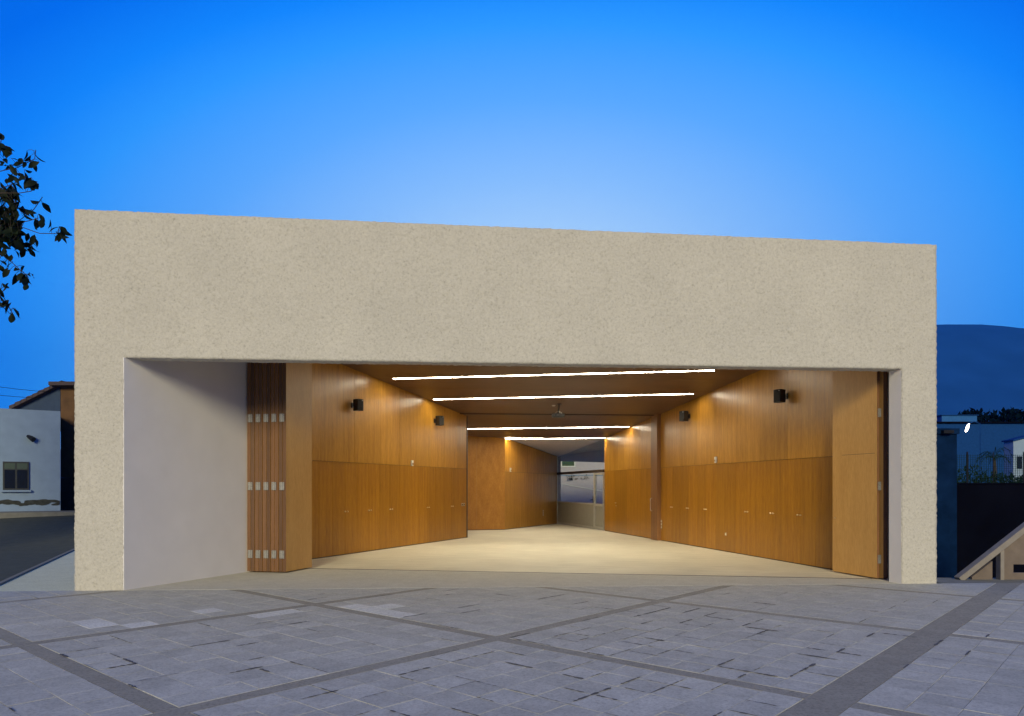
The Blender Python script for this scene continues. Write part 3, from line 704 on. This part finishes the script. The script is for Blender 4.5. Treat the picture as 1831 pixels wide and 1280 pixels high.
m = MB(); m.prism(Hw.quad(s0 - .06, s1 + .06, .002, .11), z0 - .07, z0 - .003); m.build('sill', M['dusk_blue_render'], wd)
m = MB(); m.prism(Hw.quad(-9, Hw.L + 2.0, .05, 1.4), -.2, zb - .04); m.prism(Hw.quad(-9, Hw.L + 2.0, 1.405, 1.55), -.2, zb - .05)
tag(m.build('house_pavement', M['kerb_stone']), 'narrow raised pavement with kerb along the white house', None, None, 'structure')
oh = empty('ochre_house', (-16, 28.6, .7), 'taller ochre house with dark pitched roof behind the white house', 'house')
P = lambda px, py, Y=28.4: at(px, py, Y)
m = MB(); x0, x1 = P(108.5, 0).x, -12.5; zt_ = P(0, 691).z
m.prism([(x0, 28.4), (x1, 28.4), (x1, 36), (x0, 36)], 1.95, zt_); m.build('wall', M['ochre_render'], oh)
m = MB(); m.prism([(x0 + .01, 28.38), (x1, 28.38), (x1, 36), (x0 + .01, 36)], -.2, 1.945); m.build('plinth', M['dark_plinth'], oh)
m = MB(); a, b, c = P(22, 733, 28.45), P(108, 691, 28.45), P(108, 760, 28.45); d = P(22, 760, 28.45)
for Y_ in (28.45,):
    m.face([a, d, c, b]); bk = [v + Vector((0, 7, 0)) for v in (a, d, c, b)]; m.face(bk[::-1]); m.face([d, a, bk[0], bk[1]])
m.build('gable', M['gable_render'], oh)
m = MB(); a0, b0 = P(16, 732, 28.2), P(109, 686, 28.2); up = Vector((0, 0, .12)); bk = Vector((0, 8, 0))
n_seg = 9
for k in range(n_seg):                                            # a row of courses of tiles stepping up the slope
    p0 = a0.lerp(b0, k / n_seg); p1 = a0.lerp(b0, (k + 1.08) / n_seg); lift = Vector((0, 0, .02 * (k % 2) + .03))
    m.face([p0, p1, p1 + up, p0 + up + lift]); m.face([p0 + up + lift, p1 + up, p1 + up + bk, p0 + up + lift + bk]); m.face([p0, p0 + bk, p1 + bk, p1])
m.build('roof', M['roof_tile'], oh)
m = MB(); m.box((P(121, 0).x + 1.2, 31.8, zt_ + .07), (3.4, 7.6, .14)); m.build('eave', M['roof_tile'], oh)
for (y0, y1, Y0, Y1, lab) in ((679, 703, 24, 30, 'upper thin cable crossing the sky by the ochre house'), (699, 712, 24.5, 30.5, 'lower thin cable crossing the sky by the ochre house')):
    a, b = at(-120, y0 - 8, Y0), at(150, y1, Y1); m = MB(); pts = []
    for k in range(9): t = k / 8; pts.append(a.lerp(b, t) - Vector((0, 0, .35 * 4 * t * (1 - t) * .4)))
    m.tube(pts, .009, 5); tag(m.build('overhead_cable', M['cable_black']), lab, 'cable', 'cables across the evening sky')

# tree at the left edge
TY = 13.0
tree = empty('broadleaf_tree', (-14.5, 13.4, -.02), 'broadleaf tree whose leafy twigs reach in beside the facade', 'tree')
m = MB(); m.tube([(-14.5, 13.4, -.1), (-14.45, 13.4, 1.0), (-14.2, 13.35, 2.2), (-14.0, 13.3, 3.2), (-13.2, 13.2, 4.4), (-12.1, 13.0, 5.6)], [.28, .22, .19, .17, .11, .06], 10)
m.build('trunk', M['bark'], tree, smooth=True)
LM = leaf_mesh('leaf', .21, .10, M['leaf_green'])
twigs = [  # (limb start), pixel way-points of the twig, leaf pixels
    ((-12.1, 13.0, 6.2), [(-90, 330), (-20, 310), (30, 300), (62, 284), (64, 268)], [(46, 278), (53, 290), (60, 293), (62, 300), (28, 294), (14, 301), (36, 287), (66, 280), (50, 283), (22, 303)]),
    ((-12.1, 13.0, 6.0), [(-90, 370), (-20, 345), (20, 330), (45, 318)], [(36, 313), (46, 315), (44, 322), (35, 334), (22, 341), (10, 327), (30, 325), (18, 318), (48, 306), (6, 335), (26, 310)]),
    ((-12.1, 13.0, 6.0), [(-80, 360), (5, 345), (35, 345), (55, 342), (66, 334)], [(56, 327), (66, 334), (58, 338), (50, 325), (61, 330)]),
    ((-12.1, 13.0, 5.6), [(-80, 420), (0, 405), (36, 393), (60, 375), (76, 352)], [(62, 361), (81, 369), (40, 376), (56, 383), (48, 388), (38, 372), (52, 378)]),
    ((-12.1, 13.0, 5.5), [(-80, 420), (0, 405), (42, 397), (66, 391)], [(66, 400), (74, 398), (64, 405)]),
    ((-12.1, 13.0, 5.4), [(-80, 430), (0, 405), (42, 407), (70, 417), (104, 418)], [(97, 408), (111, 417), (108, 422), (115, 412), (105, 426), (117, 424)]),
    ((-12.1, 13.0, 5.2), [(-80, 430), (0, 425), (30, 430), (50, 437)], [(36, 445), (52, 442), (60, 445), (65, 435), (46, 438), (56, 450), (30, 440), (40, 452), (58, 428)]),
    ((-12.1, 13.0, 5.0), [(-80, 440), (-10, 446), (18, 466), (38, 484), (48, 492)], [(18, 463), (14, 474), (6, 450), (12, 456), (38, 481), (42, 491), (49, 501), (58, 495), (45, 511), (35, 493), (52, 490), (4, 468), (10, 488), (2, 480), (44, 503)]),
    ((-12.1, 13.0, 4.6), [(-80, 480), (-20, 515), (6, 530), (20, 556), (26, 566)], [(6, 518), (4, 537), (13, 549), (24, 566), (30, 561), (2, 525), (9, 541), (20, 568), (10, 512), (0, 545)]),
    ((-12.1, 13.0, 6.5), [(-80, 300), (-20, 285), (0, 265), (2, 250)], [(6, 273), (12, 280), (3, 262), (9, 287), (-4, 270), (2, 292), (14, 272), (1, 244)]),
    ((-12.1, 13.0, 5.6), [(-80, 400), (-20, 390), (10, 380), (30, 366)], [(6 + rp.uniform(-8, 24), 350 + rp.uniform(-12, 84)) for _ in range(80)]),
    ((-12.1, 13.0, 5.0), [(-80, 430), (-20, 420), (15, 418), (34, 420)], [(rp.uniform(-8, 36), rp.uniform(395, 438)) for _ in range(60)]),
]
tw = MB(); rt = random.Random(2); nleaf = 0
for st, way, lv in twigs:
    dep = TY + rt.uniform(-.35, .5); pts = [Vector(st)] + [at(x, y, dep) for x, y in way]; n = len(pts)
    sm_ = [pts[0]]
    for k in range(n - 1): sm_ += [pts[k].lerp(pts[k + 1], .5), pts[k + 1]]
    fine = [sm_[k].lerp(sm_[k + 1], f_ / 6) for k in range(2, len(sm_) - 1) for f_ in range(7)]
    tw.tube(sm_, [.04 - .033 * min(1, k / (len(sm_) * .45)) for k in range(len(sm_))], 5)
    extra = [(x + rt.uniform(-12, 2), y + rt.uniform(-8, 8)) for x, y in lv if rt.random() < (.55 if len(lv) < 30 else .05)]
    for x, y in lv + extra:
        if nleaf >= 298: break
        tip = at(x + 1, y + 8, dep + rt.uniform(-.10, .10))
        o = link('leaf', LM, tree, tip); o.rotation_mode = 'QUATERNION'
        dirv = Vector((rt.gauss(.25, .6), rt.gauss(0, .45), rt.gauss(-.75, .35))).normalized()
        o.location = Vector(o.location) - dirv * .10 + Vector((0, 0, .08)); sc_ = rt.uniform(.65, 1.22); o.scale = (sc_, sc_ * rt.uniform(.85, 1.1), sc_)
        q_ = dirv.to_track_quat('X', 'Z'); 
        from mathutils import Quaternion
        o.rotation_quaternion = Quaternion(dirv, rt.uniform(0, 6.28)) @ q_; nleaf += 1
        root_ = tip - dirv * .10 + Vector((0, 0, .08)); nearp = min((p_ for p_ in fine), key=lambda p_: (p_ - root_).length)
        if (nearp - root_).length < 1.0: tw.tube([nearp, nearp.lerp(root_, .5) + Vector((0, 0, .02)), root_], .004, 4)
tw.build('twigs', M['bark'], tree)
m = MB(); lim = MB()
for k in range(44):                                                # unseen rest of the crown, enlarged and thickened to shade the white house
    a = rt.uniform(0, 6.28); rr_ = rt.uniform(.8, 3.6); p1 = Vector((-16.4 + 1.15 * rr_ * math.cos(a), 13.2 + 1.0 * rr_ * math.sin(a), rt.uniform(4.6, 11.2)))
    if p1.x > -10.9: p1.x = -10.9 - rt.random()
    p0 = Vector((-14.0, 13.3, rt.uniform(2.6, 3.2))); lim.tube([p0, p0.lerp(p1, .5) + Vector((0, 0, .25)), p1], [.07, .04, .015], 6)
    for q in range(190):
        c = p0.lerp(p1, .45 + .6 * rt.random()) + Vector((rt.gauss(0, .42), rt.gauss(0, .5), rt.gauss(0, .42)))
        if c.x > -.72 * c.y: c.x = -.72 * c.y - rt.random() * .6
        leaf_into(m, c, (rt.uniform(-1, 1), rt.uniform(-.2, 1.4), rt.uniform(0, 6.28)), rt.uniform(.14, .22), .09)
lim.build('limbs', M['bark'], tree); m.build('foliage', M['leaf_green'], tree, kind='stuff')

# ------------------------------------------------------------------ right side
bw = empty('boundary_wall', (9.6, 16.5, 0), 'dusk-coloured stone boundary wall with cap, just right of the hall', 'wall')
m = MB(); xa, xb = at(1650, 0, 16).x, at(1711, 0, 16).x; m.prism([(xa, 16), (xb, 16), (xb + .9, 21), (xa, 21)], -3.4, at(0, 776, 16).z); m.build('wall', M['night_stone'], bw)
m = MB(); m.prism([(xa, 15.95), (xb + .03, 15.95), (xb + .95, 21.05), (xa, 21.05)], at(0, 776, 16).z + .002, at(0, 766, 16).z); m.build('cap', M['night_stone'], bw)
m = MB(); m.prism([(xa, 15.9), (at(1698, 0, 15.9).x, 15.9), (at(1698, 0, 15.9).x, 15.995), (xa, 15.995)], -3.4, 1.25); m.build('buttress', M['night_stone'], bw)
m = MB(); m.box((at(1694, 0, 15.9).x, 15.9, at(0, 772, 15.9).z), (.22, .12, .07)); m.build('cable_box', M['dark_metal'], bw)
rw = empty('retaining_wall', (17, 23, -3), 'black retaining wall below the green fence, right of the hall', 'wall')
m = MB(); m.prism([(11.5, 22.5), (30, 22.5), (30, 23.1), (11.5, 23.1)], -3.4, 1.66); m.build('wall', M['earth'], rw)
m = MB(); m.prism([(11.5, 22.46), (30, 22.46), (30, 23.14), (11.5, 23.14)], 1.662, 1.70); m.build('coping', M['earth'], rw)
# mesh fence on it
fe = empty('mesh_fence', (17, 22.8, 1.7), 'green mesh fence with thin posts on the black retaining wall', 'fence')
for k, px in enumerate((1600, 1665, 1729.5, 1776, 1830, 1880, 1940)):
    m = MB(); x = at(px, 0, 22.8).x; m.tube([(x, 22.8, 1.70), (x, 22.8, 2.68)], .028 if px < 1740 else .016, 6); m.build('post', M['dark_metal'], fe)
m = MB(); x0, x1 = at(1600, 0, 22.8).x, at(1940, 0, 22.8).x
k = x0
while k < x1: m.box((k, 22.8, 2.15), (.008, .008, .88)); k += .07
k = 1.73
while k < 2.62: m.box(((x0 + x1) / 2, 22.81, k), (x1 - x0, .006, .008)); k += .07
m.build('mesh', M['fence_mesh'], fe, kind='stuff')
# garden strip behind the fence with plants
m = MB(); m.prism([(11.5, 23.15), (60, 23.15), (60, 58), (11.5, 58)], -3.4, 1.62)
tag(m.build('garden_terrace', M['earth']), 'dark planted terrace behind the mesh fence', None, None, 'structure')
m = MB(); rb = random.Random(4)
for k in range(2600):
    x = rb.uniform(14, 24); h = .25 + .45 * (.5 + .5 * math.sin(x * 2.1)) * (.5 + .5 * math.sin(x * 5.3 + 1)); leaf_into(m, (x, 24.6 + rb.gauss(0, .25), 1.62 + rb.random() * h), (rb.uniform(-1, 1), rb.uniform(-1.4, 0), rb.uniform(0, 6.3)), .16, .05)
tag(m.build('undergrowth', M['garden_leaf']), 'low dark planting behind the mesh fence', None, None, 'stuff')
pt = empty('palm_tree', (at(1778, 0, 25.5).x, 25.5, 1.6), 'small dark palm behind the mesh fence', 'palm')
q = Vector(pt.location); m = MB(); m.tube([q, q + Vector((.02, 0, .5)), q + Vector((0, 0, .95))], [.07, .06, .05], 8); m.build('trunk', M['bark'], pt)
for k in range(13):
    a = k * 2.4; m = MB(); t = q + Vector((0, 0, .95)); d = Vector((math.cos(a), math.sin(a), 0)); rise = rb.uniform(.1, .5); pts = [t + d * (.55 * u) + Vector((0, 0, rise * math.sin(u * 2.6) - .25 * u * u)) for u in (0, .25, .5, .75, 1)]
    m.tube(pts, .008, 4); sd_ = Vector((-d.y, d.x, 0))
    for u in range(1, 5):
        for g_ in (-1, 1):
            for e2 in (0, .5):
                b_ = pts[u - 1].lerp(pts[u], e2); tip_ = b_ + sd_ * g_ * .17 + d * .10 - Vector((0, 0, .06)); m.face([b_, b_ + d * .03, tip_])
    m.build('frond', M['garden_leaf'], pt)
# white buildings beyond
fw = empty('far_house', (40, 60, 1.6), 'long pale house beyond the fence, right of the hall', 'house')
a, b = at(1560, 0, 60).x, at(1980, 0, 60).x
m = MB(); m.prism([(a, 60), (b, 60), (b, 70), (a, 70)], 1, at(0, 757, 60).z); m.build('wall', M['far_wall'], fw)
m = MB(); m.prism([(a, 59.8), (b, 59.8), (b, 70), (a, 70)], at(0, 757, 60).z + .01, at(0, 754, 60).z); m.build('roof', M['earth'], fw)
fw2 = empty('roof_cabin', (36, 62, 6), 'pale stair cabin on the roof of the far house', 'house')
plain('cabin_wall', (.03, .115, .33), .9, spec=0); a, b = at(1684, 0, 61).x, at(1747, 0, 61).x  # white cabin, its dusk blue put into the colour
m = MB(); m.prism([(a, 61), (b, 61), (b, 66), (a, 66)], at(0, 753.9, 60).z + .02, at(0, 743, 61).z); m.build('wall', M['cabin_wall'], fw2)
m = MB(); m.prism([(a - .1, 60.9), (b + .1, 60.9), (b + .1, 66), (a - .1, 66)], at(0, 743, 61).z + .005, at(0, 741.6, 61).z); m.build('roof', M['far_wall'], fw2)
kz = empty('white_hut', (at(1835, 0, 36).x, 37, 1.6), 'small white hut at the right edge beyond the fence', 'hut')
a, b = at(1812, 0, 36).x, at(1872, 0, 36).x; z0, z1 = 1.6, at(0, 789, 36).z
m = MB(); m.prism([(a, 36), (b, 36), (b, 36.7), (a, 36.7)], z0, lambda x, y: z1 + (x - a) * .25); m.build('wall', M['dusk_blue_render'], kz)
m = MB(); m.prism([(a - .05, 35.93), (b + .05, 35.93), (b + .05, 36.8), (a - .05, 36.8)], lambda x, y: z1 + (x - a) * .25 + .01, lambda x, y: z1 + (x - a) * .25 + .09); m.build('roof', M['far_wall'], kz)
m = MB(); c_ = at(1822, 0, 36).x; m.prism([(c_ - .12, 35.95), (c_ + .12, 35.95), (c_ + .12, 35.995), (c_ - .12, 35.995)], z0 + .9, z0 + 1.5); m.build('window', M['window_dark'], kz)
m = MB(); rw_ = random.Random(9)
for k in range(2600):
    x = rw_.uniform(36, 64); top = at(0, 741, 76).z + 1.0 * noise.fractal(Vector((x * .35, 2, 7)), 1, 2, 3) - (1.6 if x < 47 else 0)
    leaf_into(m, (x, 76 + rw_.uniform(-1.5, 1.5), top - abs(rw_.gauss(0, 1.6))), (rw_.uniform(-1, 1), rw_.uniform(-1.4, 0), rw_.uniform(0, 6.3)), .8, .45)
plain('far_leaf', (.002, .006, .011), 1, spec=0)
tag(m.build('far_wood', M['far_leaf']), 'dark belt of trees behind the far house', None, None, 'stuff')
# lit street lamp
q = at(1729, 765, 48); sl = empty('street_lamp', (q.x, q.y, 1.6), 'lit street lamp glowing in front of the far pale house', 'street lamp')
m = MB(); m.tube([(q.x + .9, q.y, 1.6), (q.x + .9, q.y, q.z + .25), (q.x + .5, q.y, q.z + .42), (q.x, q.y, q.z + .28)], [.06, .045, .035, .03], 8); m.build('pole', M['far_wall'], sl)
m = MB(); m.tube([q + Vector((.16, 0, .26)), q + Vector((.10, 0, .2)), q + Vector((.02, 0, 0)), q + Vector((-.06, 0, -.22)), q + Vector((-.10, 0, -.26))], [.02, .065, .09, .065, .02], 10); m.build('lamp_head', M['street_light'], sl, smooth=True)
# stair balustrade on the plaza edge
st = empty('stair_balustrade', (8.2, 12.4, 0), 'sloping stone balustrade of a stair at the right edge of the plaza', 'balustrade')
Yb = 12.35; a, b = at(1713, 1036, Yb), at(1900, 890, Yb); dv = (b - a).normalized(); nv_ = Vector((-dv.z, 0, dv.x))
m = MB(); c = (a + b) / 2; m.box(c, ((b - a).length, .16, .095), 0, (dv, Vector((0, 1, 0)), nv_)); m.build('rail', M['rail_stone'], st, bevel=.008)
def rail_z(x): return a.z + (x - a.x) * (b.z - a.z) / (b.x - a.x) - .085
m = MB(); xp0, xp1 = at(1785, 0, Yb).x, at(1791.5, 0, Yb).x; m.prism([(xp0, Yb - .06), (xp1, Yb - .06), (xp1, Yb + .06), (xp0, Yb + .06)], -.02, lambda x, y: rail_z(x) + .02); m.build('post', M['rail_stone'], st)
xq0 = at(1738, 0, Yb).x
m = MB(); m.prism([(xq0, Yb), (xp0 - .10, Yb), (xp0 - .10, Yb + .05), (xq0, Yb + .05)], -.02, lambda x, y: max(rail_z(x) - .06, 0)); m.build('infill_panel', M['beige_panel'], st)
xs0, xe = at(1812, 0, Yb).x, b.x; zs0, zs1 = at(0, 1024, Yb).z, at(0, 1009, Yb).z
m = MB(); f_, bk_ = Yb, Yb + .05; rz = lambda x, y: rail_z(x) - .015
m.prism([(xp1, f_), (xs0, f_), (xs0, bk_), (xp1, bk_)], -.02, rz); m.prism([(xs0, f_), (xe, f_), (xe, bk_), (xs0, bk_)], -.02, zs0); m.prism([(xs0, f_), (xe, f_), (xe, bk_), (xs0, bk_)], zs1, rz)
m.build('infill_panel', M['beige_panel'], st)
m = MB(); m.prism([(7.0, fline(7.0) + .012), (14, fline(14) + .012), (14, 12.6), (7.0, 12.6)], -3.4, -.008)
tag(m.build('plaza_kerb', M['kerb_stone']), 'stone kerb closing the plaza right of the hall', None, None, 'structure')

# ------------------------------------------------------------------ mountains and air
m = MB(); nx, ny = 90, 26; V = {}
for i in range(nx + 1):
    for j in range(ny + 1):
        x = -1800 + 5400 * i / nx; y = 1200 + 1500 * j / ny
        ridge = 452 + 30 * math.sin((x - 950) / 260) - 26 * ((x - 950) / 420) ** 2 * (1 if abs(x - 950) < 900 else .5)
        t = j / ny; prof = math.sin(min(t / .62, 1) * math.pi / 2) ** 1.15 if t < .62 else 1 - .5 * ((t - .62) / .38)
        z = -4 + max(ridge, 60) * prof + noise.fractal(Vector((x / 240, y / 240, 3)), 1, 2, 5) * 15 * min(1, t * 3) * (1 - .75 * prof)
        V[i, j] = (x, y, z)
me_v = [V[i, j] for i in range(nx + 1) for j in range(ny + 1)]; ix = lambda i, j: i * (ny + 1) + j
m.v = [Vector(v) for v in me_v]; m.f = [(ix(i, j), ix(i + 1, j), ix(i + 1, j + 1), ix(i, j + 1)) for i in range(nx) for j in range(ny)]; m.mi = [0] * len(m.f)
tag(m.build('mountain', M['haze_blue_rock'], origin=(900, 1900, -4), smooth=True), 'hazy blue mountain ridge beyond the village', None, None, 'structure')

if HAZE:
    m = MB(); m.box((900, 1500, 281), (6400, 3200, 571)); hz = m.build('haze', [], None, kind='stuff')
    hm = bpy.data.materials.new('haze_air'); hm.use_nodes = True; ht = hm.node_tree; ht.nodes.clear()
    pv = ht.nodes.new('ShaderNodeVolumePrincipled'); pv.inputs['Color'].default_value = (.04, .32, 1, 1); pv.inputs['Density'].default_value = HAZE
    ho = ht.nodes.new('ShaderNodeOutputMaterial'); ht.links.new(pv.outputs[0], ho.inputs['Volume']); hz.data.materials.append(hm)
